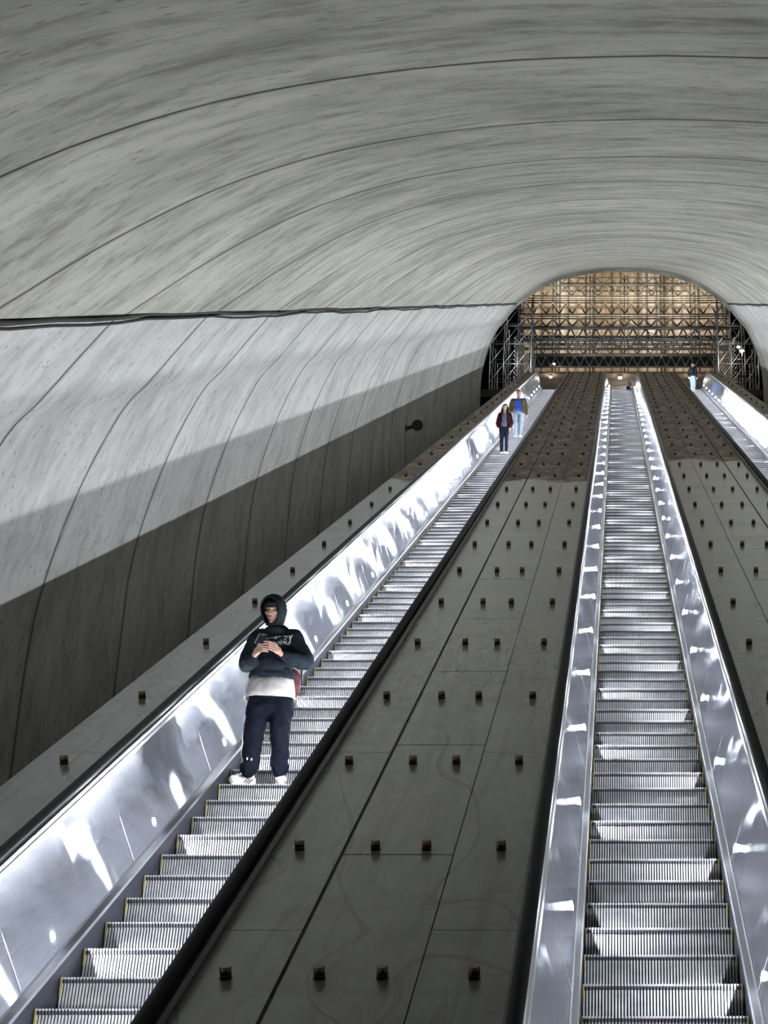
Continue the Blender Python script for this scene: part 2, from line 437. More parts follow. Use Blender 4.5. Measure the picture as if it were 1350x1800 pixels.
        # lamps low on the panels
        sl = sN(4.04, lamp0) + (0 if sd < 0 else .5*PL); k0 = math.ceil((s0-sl)/PL)
        nrm = Vector((-sd*.68, 0, 0)) + NRM*.15; nrm.normalize(); R = nrm.to_track_quat('Z', 'Y').to_matrix().to_4x4()
        x, V = X(.085), 4.04
        while sl + k0*PL < s1-.2:
            p = W(x, N_(V), sl+k0*PL) - nrm*.001; k0 += 1
            o = link('lamp', LAMPM, root); o.matrix_basis = inv @ Matrix.Translation(p) @ R
    return root
escalator(-3.49, 14.37, 6.6, 78, 'escalator at the left of the tunnel, carrying three riders', True, 10.37, 1)
escalator(-.206, 9.713, 6.6, 78, 'empty steel escalator up the middle of the tunnel between the decks', False, 10.9)
escalator(3.082, 33.2, 24.0, 78, 'escalator at the right edge, with one rider near its top', True, 10.0, -1)
# ------------------------------------------------------------------ decks with brass pegs
def peg_mesh():
    mb = MB(); n = 20
    mb.tube((0,0,0),(0,0,.058), .030, n, 0); mb.tube((0,0,.058),(0,0,.065), .030, n, 0, r1=.025)
    mb.tube((0,0,0),(0,0,.004), .034, n, 0)
    me = mb.mesh('peg', [M['brass']], True)
    for p in me.polygons: p.use_smooth = len(p.vertices) == 4 and abs(p.normal.z) < .3
    return me
PEG = peg_mesh()
VD = 3.48
pegZ = [8.38, 10.34, 12.26, 14.28, 16.51, 18.74, 20.93]
while pegZ[-1] < 77: pegZ.append(pegZ[-1] + 2.262)
sideZ = [9.02 - 3.546*2 + 3.546*k for k in range(24)]
midZ = [10.25 - 2.527*2 + 2.527*k for k in range(31)]
def deck(name, strips, Z0, Z1, pegs, label, outer=None):
    """strips: list of (x0, x1, joints Z list)"""
    s0, s1 = sN(VD, Z0), sN(VD, Z1)
    xa, xb = strips[0][0], strips[-1][1]
    org = W((xa+xb)/2, N_(VD), s0)
    root = empty(name, org, ROT); bpy.context.view_layer.update(); tag(root, label, 'deck')
    inv = root.matrix_world.inverted()
    mb = MB(); mb.extr([(xa, N_(VD)-.03), (xb, N_(VD)-.03), (xb, N_(5.3)), (xa, N_(5.3))], s0, s1, True)
    mb.build('deck_base', M['chan'], root)
    for x0, x1, J, gx0, gx1, gy in strips:
        zs = [Z0] + [z for z in J if Z0+.3 < z < Z1-.3] + [Z1]
        for a, b in zip(zs, zs[1:]):
            mb = MB(); sa, sb = sN(VD, a)+gy/2, sN(VD, b)-gy/2
            mb.extr([(x0+gx0, N_(VD)), (x1-gx1, N_(VD)), (x1-gx1, N_(VD)-.028), (x0+gx0, N_(VD)-.028)], sa, sb, True)
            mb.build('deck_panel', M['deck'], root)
    allp = []
    for x in pegs:
        for z in pegZ:
            if Z0 < z < Z1: allp.append((z, W(x, N_(VD), sN(VD, z))))
    allp.sort(key=lambda t: t[0])
    for z, p in allp[:100]:
        o = link('peg', PEG, root); o.location = inv @ p
    if len(allp) > 100:
        vs, fs = [], []
        for z, p in allp[100:]:
            i = len(vs); q = inv @ p; vs += [tuple(v.co + q) for v in PEG.vertices]; fs += [tuple(i+k for k in f.vertices) for f in PEG.polygons]
        m2 = bpy.data.meshes.new('peg'); m2.from_pydata(vs, [], fs); m2.materials.append(M['brass'])
        tag(link('peg', m2, root), kind='stuff')
    return root
a0, a1 = -3.49+1+.334, -.206-.334
deck('median_deck', [(a0,-1.72,sideZ,0,.012,.006), (-1.72,-1.017,midZ,.012,.004,.016), (-1.017,a1,sideZ,.003,0,.006)], 6.0, 78.6, [-2.0,-1.52,-1.196,-.725],
     'sloping grey panelled deck with four rows of brass pegs, left of the middle escalator')
b0, b1 = .794+.334, 3.082-.334
deck('median_deck', [(b0,1.645,sideZ,0,.004,.006), (1.645,2.33,midZ,.004,.012,.016), (2.33,b1,sideZ,.012,0,.006)], 10.0, 78.6, [1.35,1.80,2.15,2.60],
     'sloping grey panelled deck with brass pegs, between the middle and right escalators')
deck('side_deck', [(-4.40,-3.49-.334,sideZ,0,0,.006)], 6.0, 78.6, [-4.14], 'narrow sloping deck with one row of brass pegs beside the left tunnel wall')
deck('side_deck', [(4.082+.334,5.05,sideZ,0,0,.006)], 24.0, 78.6, [4.74], 'narrow sloping deck at the far right, beyond the right escalator handrail')
# ------------------------------------------------------------------ black horn on the left wall
hp = at(733, 748, 43.2)
def wall_horn():
    root = empty('horn_speaker', hp); bpy.context.view_layer.update(); tag(root, 'small round black loudspeaker fixed low on the dark part of the left wall', 'speaker')
    mb = MB(); f = Vector((.25,-.9,-.30)).normalized()
    mb.tube(hp-f*.16, hp+f*.02, .12, 20, r1=.16); mb.tube(hp+f*.02, hp+f*.12, .16, 20); mb.build('speaker_shell', M['black'], root, smooth=False)
    mb = MB(); mb.tube(hp-f*.1, hp+Vector((-.32,.05,-.06)), .055, 10); mb.box(hp+Vector((-.32,.05,-.06)), (.05,.14,.14)); mb.build('bracket', M['black'], root)
wall_horn()
# ------------------------------------------------------------------ top landing and hall beyond the vault
TOP = W(0, N_(4.26), sN(4.26, 78)); YT, ZT = TOP.y, TOP.z
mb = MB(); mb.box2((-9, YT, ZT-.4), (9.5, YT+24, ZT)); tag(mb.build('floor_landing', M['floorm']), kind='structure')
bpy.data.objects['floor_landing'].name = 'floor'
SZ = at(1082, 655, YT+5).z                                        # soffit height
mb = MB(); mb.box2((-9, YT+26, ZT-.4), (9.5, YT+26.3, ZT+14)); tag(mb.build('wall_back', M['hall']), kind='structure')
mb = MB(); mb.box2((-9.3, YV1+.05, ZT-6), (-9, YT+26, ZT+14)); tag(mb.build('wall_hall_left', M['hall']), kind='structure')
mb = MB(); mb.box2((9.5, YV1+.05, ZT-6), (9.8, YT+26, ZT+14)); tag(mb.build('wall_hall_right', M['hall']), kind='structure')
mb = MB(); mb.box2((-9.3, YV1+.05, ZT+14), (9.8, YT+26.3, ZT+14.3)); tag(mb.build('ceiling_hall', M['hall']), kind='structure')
# concrete portal around the vault end so that nothing leaks past its rim
prof = [(XC-x, N) for x, N in reversed(lo)] + ceilp[1:-1] + [(XC+x, N) for x, N in lo]
mb = MB(); C0 = Wy(XC, -2.5, YV1)
pts = [Wy(x, N, YV1) for x, N in prof]; out = [p + (p-C0).normalized()*9 for p in pts]
for a, b, c, d in zip(pts, pts[1:], out[1:], out): mb.quad(a, b, c, d)
for a, b, c, d in zip(pts, pts[1:], out[1:], out): mb.quad(*[q+Vector((0,.3,0)) for q in (d, c, b, a)])
for a, b in zip(pts, pts[1:]): mb.quad(a, b, b+Vector((0,.3,0)), a+Vector((0,.3,0)), 1)
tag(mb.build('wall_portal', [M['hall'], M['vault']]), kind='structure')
# platform over the landing with plywood underside
Pl, Pr = at(934, 650, YT+5).x, at(1262, 650, YT+5).x
plat = empty('scaffold_platform', Vector(((Pl+Pr)/2, YT+5, SZ))); bpy.context.view_layer.update()
tag(plat, 'plywood platform over the landing, its pale underside seen above the escalator tops', 'platform')
mb = MB(); mb.box2((Pl+.02, YT+5.02, SZ), (Pr-.02, YT+14, SZ+.05)); mb.build('plywood_sheet', M['soffit'], plat)
mb = MB(); mb.box2((Pl+.02, YT+4.98, SZ-.02), (Pr-.02, YT+5.06, SZ+.05)); mb.build('edge_beam', M['stud'], plat)
def round_lamp(px, py, Y, r, label, m='white', grp=None):
    p = at(px, py, Y); root = empty('ceiling_lamp', p); bpy.context.view_layer.update(); tag(root, label, 'lamp', grp)
    mb = MB(); mb.tube(p+Vector((0,0,.10)), p+Vector((0,0,.03)), r*.8, 14, r1=r*1.05); mb.build('lamp_base', M['scafd'], root)
    bm = bmesh.new(); bmesh.ops.create_uvsphere(bm, u_segments=14, v_segments=8, radius=r); 
    for v in bm.verts: v.co.z *= .7
    me = bpy.data.meshes.new('bulb'); bm.to_mesh(me); bm.free(); me.materials.append(M[m]); link('bulb', me, root)
round_lamp(1090, 664, YT+5.25, .10, 'round white lamp under the platform above the middle escalator')
round_lamp(968, 662.5, YT+5.25, .075, 'round white lamp under the platform above the left escalator')
round_lamp(1213, 664, YT+5.25, .07, 'round white lamp under the platform beside the rider on the right escalator')
round_lamp(974, 640, YT+4.6, .06, 'small yellow lamp in front of the lowest truss', 'warm')
round_lamp(1304, 617, YT+2.6, .11, 'bright yellow work lamp in the right scaffold tower, lower of the pair', 'warm')
round_lamp(1298, 610, YT+3.0, .08, 'small yellow work lamp in the right scaffold tower, upper of the pair', 'warm')
# plywood hoarding behind the trusses
HY = YT+9
hl, hr = at(914, 600, HY).x, at(1284, 600, HY).x; hz0, hz1 = SZ+.053, at(1082, 440, HY).z
hd = empty('plywood_hoarding', Vector(((hl+hr)/2, HY, hz0))); bpy.context.view_layer.update()
tag(hd, 'tall tan plywood hoarding filling the arch behind the scaffold trusses', 'hoarding')
mb = MB(); mb.box2((hl, HY, hz0), (hr, HY+.03, hz1)); mb.build('board_face', M['wood'], hd)
for k in range(24):
    x = hl + (hr-hl)*(k+.5)/24
    mb = MB(); mb.box2((x-.04, HY-.09, hz0), (x+.04, HY-.001, hz1)); mb.build('stud', M['stud'] if k % 3 else M['soffit'], hd)
def truss(pxa, pxb, pya, pyb, dY, bays, label, m, rc=.035, rw=.022, deep=0.0, phase=0):
    Y = YT+dY; a = at(pxa, pyb, Y); b = at(pxb, pyb, Y); top = at(pxa, pya, Y).z
    root = empty('lattice_girder', Vector(((a.x+b.x)/2, Y, a.z))); bpy.context.view_layer.update()
    tag(root, label, 'truss', 'scaffold girders in the arch')
    for dy in ((0,) if not deep else (0, deep)):
        for z in (a.z, top):
            mb = MB(); mb.tube((a.x, Y+dy, z), (b.x, Y+dy, z), rc, 8); mb.build('chord', M[m], root, True)
        for k in range(bays):
            x0 = a.x + (b.x-a.x)*k/bays; x1 = a.x + (b.x-a.x)*(k+1)/bays; xm = (x0+x1)/2
            if dy: x0, x1, xm = x0+.2, x1+.2, xm+.2
            for p, q in (((x0, a.z), (xm, top)), ((xm, top), (min(x1, b.x), a.z))):
                mb = MB(); mb.tube((p[0], Y+dy, p[1]), (q[0], Y+dy, q[1]), rw, 6); mb.build('diagonal', M[m], root, True)
truss(985, 1210, 488, 499, 8.2, 9, 'topmost thin girder, just under the crown of the arch', 'scafd', .03, .03)
truss(935, 1262, 502, 520, 7.4, 14, 'dark girder, second from the top of the arch', 'scafd', .035, .045)
truss(914, 1282, 532, 552, 6.6, 16, 'dark girder, third from the top of the arch', 'scafd', .04, .05)
truss(914, 1282, 560, 574, 5.8, 16, 'dark girder directly above the big grey front girder', 'scafd', .035, .045)
truss(904, 1300, 577, 598, 2.6, 18, 'big grey front girder spanning the whole arch', 'scaf', .075, .04, .9)
truss(930, 1265, 603.5, 607, 6.2, 4, 'slim double rail under the big front girder', 'scaf', .03, .02)
truss(930, 1262, 606, 622, 7.0, 14, 'girder against the lowest band of plywood', 'scafd', .03, .025)
truss(934, 1256, 626, 644.5, 4.9, 19, 'lowest girder, its bottom chord pale above the escalators', 'scaf', .045, .03)
# dark cloth behind the lowest girder
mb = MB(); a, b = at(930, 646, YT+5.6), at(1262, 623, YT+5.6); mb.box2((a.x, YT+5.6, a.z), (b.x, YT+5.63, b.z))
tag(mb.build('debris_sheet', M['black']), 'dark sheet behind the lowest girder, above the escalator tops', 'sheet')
bars = []
def rail(pxa, pya, pxb, pyb, dY, label, m='scafl', r=.03):
    Y = YT+dY; mb = MB(); A, B = at(pxa, pya, Y), at(pxb, pyb, Y); mb.tube(A, B, r, 8); o = mb.build('scaffold_tube', M[m], smooth=True)
    tag(o, label, 'scaffold tube')
for py, dY, r, m, lab in ((524, 7.2, .03, 'scafl', 'pale tube between the second and third girders'), (528, 6.9, .03, 'scafd', 'dark tube just above the third girder'),
    (555.5, 6.4, .035, 'scafl', 'pale tube just under the third girder'), (612, 5.0, .02, 'scafd', 'thin dark tube across the lowest plywood band'),
    (623, 5.0, .045, 'scafl', 'thick pale tube above the lowest girder')):
    rail(922 if py < 560 else 934, py, 1278 if py < 560 else 1256, py, dY, lab, m, r)
for px, lab in ((972,'left'), (1037,'left-centre'), (1098,'centre'), (1162,'right-centre'), (1222,'right')):
    for dY in (8.6,):
        Y = YT+dY; mb = MB(); x = at(px, 560, Y).x; mb.tube((x, Y, SZ+.053), (x, Y, at(px, 484, Y).z), .04, 8)
        mb.tube((x+.16, Y, SZ+.053), (x+.16, Y, at(px, 484, Y).z), .025, 8)
        post = mb.build('scaffold_post', M['scafd'], smooth=True); tag(post, 'dark upright pair of tubes in front of the plywood, %s of the arch' % lab, 'scaffold post')
for k, (pa, ya, pb, yb) in enumerate(((935,574,1010,598),(1010,598,1090,560),(1090,560,1170,598),(1170,598,1262,574))):
    rail(pa, ya, pb, yb, 4.2+.1*k, ['long sloping tube behind the left end of the front girder','long sloping tube rising left of the arch centre','long sloping tube falling right of the arch centre','long sloping tube behind the right end of the front girder'][k], 'scafl', .025)
# scaffold towers at both sides
def tower(side, label):
    x0p, x1p = (862, 934) if side < 0 else (1262, 1332)
    Ya, Yb = YT+1.2, YT+6.0
    xa, xb = at(x0p, 600, Ya).x, at(x1p, 600, Ya).x
    z0 = ZT-.0; z1 = at(1082, 525, Ya).z
    root = empty('scaffold_tower', Vector(((xa+xb)/2, Ya, z0))); bpy.context.view_layer.update(); tag(root, label, 'scaffold')
    rnd = random.Random(5+side)
    nx, ny = 4, 4
    for i in range(nx):
        for j in range(ny):
            x = xa + (xb-xa)*i/(nx-1); y = Ya + (Yb-Ya)*j/(ny-1)
            zt = z1 if (i if side < 0 else nx-1-i) > 0 else z1-1.1
            mb = MB(); mb.tube((x, y, z0), (x, y, zt), .028, 7); mb.build('standard', M['scafl'] if (i+j) % 3 == 0 else M['scaf'], root, True)
    for q, z in enumerate((z0+1.0, z0+2.0, z0+3.1, z0+4.1, z0+5.1)):
        for j in range(ny):
            y = Ya + (Yb-Ya)*j/(ny-1)
            mb = MB(); mb.tube((xa-.1, y, z), (xb+.1, y, z), .025, 7); mb.build('ledger', M['scaf'], root, True)
        for i in range(nx):
            x = xa + (xb-xa)*i/(nx-1)
            mb = MB(); mb.tube((x, Ya, z+.06), (x, Yb, z+.06), .025, 7); mb.build('transom', M['scafl'] if i % 2 else M['scaf'], root, True)
        for i in range(nx-1):
            xq, xr = xa + (xb-xa)*i/(nx-1), xa + (xb-xa)*(i+1)/(nx-1)
            mb = MB(); mb.tube((xq, Ya+.03, z), (xr, Ya+.03, z+1.0), .02, 6); mb.build('brace', M['scafl'], root, True)
    xi = xb if side < 0 else xa; xo = xi + side*.85
    for k in range(13):                                        # stack of slanting louvre boards on the inner face
        z = z0 + .7 + k*.24
        mb = MB(); mb.tube((xi+side*.1, Yb-.5, z+.30), (xo, Ya+.2, z), .035, 6); mb.build('slanting_tube', M['scafl'], root, True)
tower(-1, 'scaffold tower of pale tubes at the left foot of the arch')
tower(1, 'scaffold tower of pale tubes at the right foot of the arch, with yellow lamps')
# short glass-lined rail on the landing
mb = MB(); A = at(1074, 679, YT+2.5); B = at(1106, 675, YT+2.5); mb.tube(A, B, .02, 8)
mb.tube(B, Vector((B.x, B.y, ZT)), .02, 8); mb.tube(A, Vector((A.x, A.y, ZT)), .02, 8)
tag(mb.build('landing_rail', M['scafl']), 'thin metal rail on the landing above the middle escalator', 'rail')
# fill lights added to brighten the hoarding, landing and scaffold towers
def add_fill(loc, aim, power, size, label, col=(1,.90,.76), rod=True):
    loc, aim = Vector(loc), Vector(aim); d = (aim-loc).normalized(); R = d.to_track_quat('-Z', 'Y').to_matrix().to_4x4()
    root = empty('fill_light', loc, R); bpy.context.view_layer.update(); tag(root, label, 'fill_light')
    L = bpy.data.lights.new('fill_light_lamp', 'AREA'); L.shape = 'RECTANGLE'; L.size = size; L.size_y = size*.5; L.energy = power; L.color = col
    lo_ = bpy.data.objects.new('lamp', L); COL.objects.link(lo_); lo_.parent = root; lo_.location = (0,0,-.02)
    mb = MB(); mb.box((0,0,.06), (size+.06, size*.5+.06, .12)); me = mb.mesh('housing', [M['scafd']]); link('housing', me, root)
    mb = MB(); mb.tube(loc, (loc.x, loc.y, (ZT+14) if rod else SZ), .02, 6); mb.build('drop_rod', M['scafd'], root)
FZ = at(1082, 452, HY-3.6).z
for fx, lab in ((hl+2, 'left'), ((hl+hr)/2, 'middle'), (hr-2, 'right')):
    add_fill((fx, HY-3.6, FZ), (fx, HY, FZ-4.2), 200, .6, 'floodlight added out of view above the plywood hoarding, %s one of three' % lab, (1,.92,.80))
add_fill(((hl+hr)/2, YT+8.2, SZ-.25), ((hl+hr)/2, YT+5.5, ZT+1), 60, .3, 'floodlight added out of view under the platform behind the middle escalator top', rod=False)
add_fill((-4.6, YT-.2, ZT+2.1), (-4.6, YT+4, ZT+3.2), 60, .4, 'floodlight added to brighten the left scaffold tower', (.95,.97,1))
add_fill((5.2, YT-.2, ZT+2.1), (5.2, YT+4, ZT+3.2), 60, .4, 'floodlight added to brighten the right scaffold tower', (1,.93,.8))
# ------------------------------------------------------------------ people
def skinmat(name, col, rough=.55, sheen=0):
    m = mat(name, col, rough)
    m.node_tree.nodes['Principled BSDF'].inputs['Specular IOR Level'].default_value = .08 if sheen else .4
    if sheen:
        t = NT(m); n = t.noise(t.coords((1,1,1)), 14, 5, .6)
        t.l(t.ramp(n, [(.3, tuple(v*.75 for v in col)), (.7, tuple(min(1, v*1.2) for v in col))]), t.b.inputs['Base Color'])
        t.bump(t.noise(t.coords((1,1,.6)), 9, 3, .5, 1.0), .5, .03)
    return m
M['skin'] = skinmat('skin', (.42,.25,.19), .55); M['skin2'] = skinmat('skin_dark', (.36,.17,.13), .5)
M['lip'] = mat('lips', (.30,.11,.10), .55)
M['hood'] = skinmat('charcoal_fleece', (.013,.018,.024), .95, 1); M['pants'] = skinmat('navy_tracksuit', (.0045,.006,.011), .9, 1)
M['tee'] = skinmat('off_white_cotton', (.40,.38,.365), .85, 1); M['hairm'] = mat('black_hair', (.006,.005,.005), .85)
M['print'] = mat('white_print', (.55,.58,.55), .7); M['shoew'] = mat('white_leather', (.50,.49,.46), .55); M['navy'] = mat('navy_leather', (.012,.014,.03), .5)
M['eye'] = mat('dark_eye', (.02,.012,.01), .2); M['lace'] = mat('laces', (.25,.25,.28), .8)
class Blob:
    def __init__(s): s.bm = bmesh.new()
    def ell(s, c, r, rot=None, seg=16):
        t = bmesh.ops.create_uvsphere(s.bm, u_segments=seg, v_segments=max(8, seg//2), radius=1)
        Mx = Matrix.Translation(c) @ (Euler(rot).to_matrix().to_4x4() if rot else Matrix()) @ Matrix.Diagonal((*r, 1))
        bmesh.ops.transform(s.bm, matrix=Mx, verts=t['verts']); return s
    def cap(s, p0, p1, r0, r1, seg=14):
        p0, p1 = Vector(p0), Vector(p1); d = p1-p0; L = d.length
        t = bmesh.ops.create_cone(s.bm, cap_ends=True, segments=seg, radius1=r0, radius2=r1, depth=L)
        bmesh.ops.transform(s.bm, matrix=Matrix.Translation((p0+p1)/2) @ d.to_track_quat('Z','Y').to_matrix().to_4x4(), verts=t['verts'])
        s.ell(p0, (r0,)*3, seg=12); s.ell(p1, (r1,)*3, seg=12); return s
    def chain(s, pts, rs, seg=14):
        for a, b, ra, rb in zip(pts, pts[1:], rs, rs[1:]): s.cap(a, b, ra, rb, seg)
        return s
    def xf(s, Mx): bmesh.ops.transform(s.bm, matrix=Mx, verts=s.bm.verts); return s
    def add(s, other, Mx=None):
        me = bpy.data.meshes.new('t'); other.bm.to_mesh(me)
        if Mx: me.transform(Mx)
        s.bm.from_mesh(me); bpy.data.meshes.remove(me); return s
    def build(s, name, m, parent, voxel=.012, smooth=3, folds=0.0, fs=9.0):
        me = bpy.data.meshes.new(name); s.bm.to_mesh(me); s.bm.free()
        o = bpy.data.objects.new(name, me); COL.objects.link(o)
        r = o.modifiers.new('r', 'REMESH'); r.mode = 'VOXEL'; r.voxel_size = voxel; r.use_smooth_shade = True
        if smooth:
            q = o.modifiers.new('s', 'SMOOTH'); q.iterations = smooth; q.factor = .6
        dg = bpy.context.evaluated_depsgraph_get(); m2 = bpy.data.meshes.new_from_object(o.evaluated_get(dg))
        bpy.data.objects.remove(o)
        if folds:
            from mathutils import noise as nz
            m2.calc_loop_triangles() if False else None
            ns = [v.normal.copy() for v in m2.vertices]
            for v, n in zip(m2.vertices, ns):
                p = v.co; f = nz.fractal(Vector((p.x*fs, p.y*fs, p.z*fs*1.5 + p.x*4)), .9, 2.0, 3)
                v.co = p + n*f*folds
        for p in m2.polygons: p.use_smooth = True
        m2.materials.clear(); m2.materials.append(m); m2.name = name
        return link(name, m2, parent)
def loftm(name, rings, m, parent, closed_caps=False, n=36, wob=0.0, thick=.006):
    """rings: (cx, cy, z, rx, ry)"""
    me = bpy.data.meshes.new(name); vs, fs = [], []
    rr = random.Random(3)
    ph = [rr.uniform(0, 6) for _ in range(4)]
    for j, (cx, cy, z, rx, ry) in enumerate(rings):
        for k in range(n):
            a = 2*math.pi*k/n; wv = 1 + wob*(math.sin(5*a+ph[0]+j*.5)+.6*math.sin(9*a+ph[1]-j*.8))
            e = 2.6; c, s_ = math.cos(a), math.sin(a)
            u = (abs(c)**e+abs(s_)**e)**(-1/e)
            vs.append((cx+rx*c*u*wv, cy+ry*s_*u*wv, z + (.006*math.sin(3*a+ph[2]) if j == len(rings)-1 else 0)))
    for j in range(len(rings)-1):
        for k in range(n): fs.append((j*n+k, j*n+(k+1)%n, (j+1)*n+(k+1)%n, (j+1)*n+k))
    me.from_pydata(vs, [], fs)
    for p in me.polygons: p.use_smooth = True
    me.materials.append(m); o = link(name, me, parent)
    sd = o.modifiers.new('t', 'SOLIDIFY'); sd.thickness = thick; sd.offset = 0
    return o
def head_blob(fem=False):
    b = Blob()
    b.ell((0,.018,.035), (.076,.094,.083)).ell((0,-.018,-.02), (.062,.072,.088)).ell((0,-.036,-.072), (.043,.045,.034)).ell((0,-.076,-.098), (.020,.016,.014))
    b.cap((0,-.090,.012), (0,-.106,-.026), .009, .013).ell((-.012,-.097,-.031), (.009,.010,.008)).ell((.012,-.097,-.031), (.009,.010,.008))
    b.cap((-.040,-.078,.026), (-.006,-.088,.022), .010, .009).cap((.040,-.078,.026), (.006,-.088,.022), .010, .009)
    b.ell((-.042,-.062,-.018), (.020,.022,.018)).ell((.042,-.062,-.018), (.020,.022,.018))
    b.ell((0,-.088,-.056), (.022,.012,.006)).ell((0,-.086,-.068), (.019,.012,.007))
    for s in (-1, 1): b.ell((s*.076,.012,-.004), (.010,.020,.031))
    return b
def face_bits(parent, Mx, fine=True):
    for s in (-1, 1):
        bm = bmesh.new(); bmesh.ops.create_uvsphere(bm, u_segments=12, v_segments=8, radius=1)
        bmesh.ops.transform(bm, matrix=Mx @ Matrix.Translation((s*.027,-.079,.003)) @ Matrix.Diagonal((.012,.008,.0045,1)), verts=bm.verts)
        me = bpy.data.meshes.new('eye'); bm.to_mesh(me); bm.free(); me.materials.append(M['eye']); link('eye', me, parent)
        bm = bmesh.new(); bmesh.ops.create_uvsphere(bm, u_segments=12, v_segments=8, radius=1)
        bmesh.ops.transform(bm, matrix=Mx @ Matrix.Translation((s*.027,-.088,.026)) @ Euler((0,s*.18,0)).to_matrix().to_4x4() @ Matrix.Diagonal((.019,.006,.0038,1)), verts=bm.verts)
        me = bpy.data.meshes.new('eyebrow'); bm.to_mesh(me); bm.free(); me.materials.append(M['hairm']); link('eyebrow', me, parent)
    bm = bmesh.new()
    for z, r in ((-.058,.003), (-.0655,.0038)):
        t = bmesh.ops.create_uvsphere(bm, u_segments=12, v_segments=8, radius=1)
        bmesh.ops.transform(bm, matrix=Mx @ Matrix.Translation((0,-.0955,z)) @ Matrix.Diagonal((.019,.005,r,1)), verts=t['verts'])
    me = bpy.data.meshes.new('lips'); bm.to_mesh(me); bm.free(); me.materials.append(M['lip']); link('lips', me, parent)
def shoe(parent, pos, yaw, up, sole, stripe=None, L=.29, detail=True):
    Mx = Matrix.Translation(pos) @ Euler((0,0,yaw)).to_matrix().to_4x4()      # toe towards -Y, heel at +Y
    b = Blob()
    b.ell((0,-L*.30,.045), (.047,.075,.036)).ell((0,-L*.05,.062), (.044,.09,.045)).ell((0,L*.25,.062), (.038,.065,.055)).cap((0,L*.2,.07), (0,L*.22,.105), .042, .044)
    b.ell((0,-L*.42,.040), (.043,.038,.032)).xf(Matrix.Diagonal((1.1,1,1.12,1))).xf(Mx); o = b.build('shoe', up, parent, .008, 3)
    vs, fs = [], []; n = 24
    for z, g in ((0,.98), (.026,1.0)):
        for k in range(n):
            a = 2*math.pi*k/n; c, s_ = math.cos(a), math.sin(a)
            w_ = (.047 if s_ < 0 else .040)*g
            vs.append(tuple(Mx @ Vector((w_*c, L*.5*s_*g, z))))
    fs = [(k, (k+1)%n, n+(k+1)%n, n+k) for k in range(n)] + [tuple(reversed(range(n))), tuple(range(n, 2*n))]
    me = bpy.data.meshes.new('sole'); me.from_pydata(vs, [], fs); me.materials.append(sole); link('sole', me, o)
    if stripe:
        t_ = Blob(); t_.ell((0,-L*.02,.112), (.030,.045,.030), (.5,0,0)).cap((0,L*.12,.10), (0,L*.16,.135), .043, .046).xf(Mx); t_.build('tongue', stripe, o, .008, 2)
        dg = bpy.context.evaluated_depsgraph_get(); T = BVHTree.FromPolygons([v.co[:] for v in o.data.vertices], [p.vertices[:] for p in o.data.polygons])
        R3 = Mx.to_3x3()
        for sd in (-1, 1):
            for k in range(3):
                mb = MB(); last = None
                for j in range(6):
                    t = j/5; q = Mx @ Vector((sd*.2, -L*.10 + k*.030 + t*.030, .034 + t*.045)); h = T.ray_cast(q, R3 @ Vector((-sd,0,0)))
                    if h[0] is None: continue
                    e = R3 @ Vector((0,.0065,0)); p = h[0] + R3 @ Vector((sd*.0025,0,0))
                    if last: mb.quad(last-e, last+e, p+e, p-e)
                    last = p
                if mb.f: link('stripe', mb.mesh('stripe', [stripe]), o)
        mb = MB()
        for k in range(5):
            y = -L*.20 + k*.020; z = .080 + k*.007
            mb.tube(Mx @ Vector((-.026,y,z-.004)), Mx @ Vector((.026,y+.006,z)), .0035, 6)
        mb.tube(Mx @ Vector((0,-L*.2+.09,.118)), Mx @ Vector((-.035,-L*.2+.075,.128)), .004, 6); mb.tube(Mx @ Vector((0,-L*.2+.09,.118)), Mx @ Vector((.035,-L*.2+.075,.126)), .004, 6)
        link('laces', mb.mesh('laces', [M['lace']]), o)
    return o
def hand(b, wrist, mcp, tips, thumb, r=.0088):
    """palm from the wrist to the row of knuckles, then four bent fingers and a thumb"""
    wrist = Vector(wrist)
    for a, m_, z in tips:
        b.chain([wrist.lerp(Vector(a), .25), Vector(a)], [.021, .0125], 8)
        b.chain([Vector(a), Vector(m_), Vector(z)], [r*1.15, r, r*.85], 8)
    b.ell(wrist.lerp(mcp, .55), (.034,.022,.038)); b.chain([Vector(t) for t in thumb], [.014, .0105, .0095], 8)
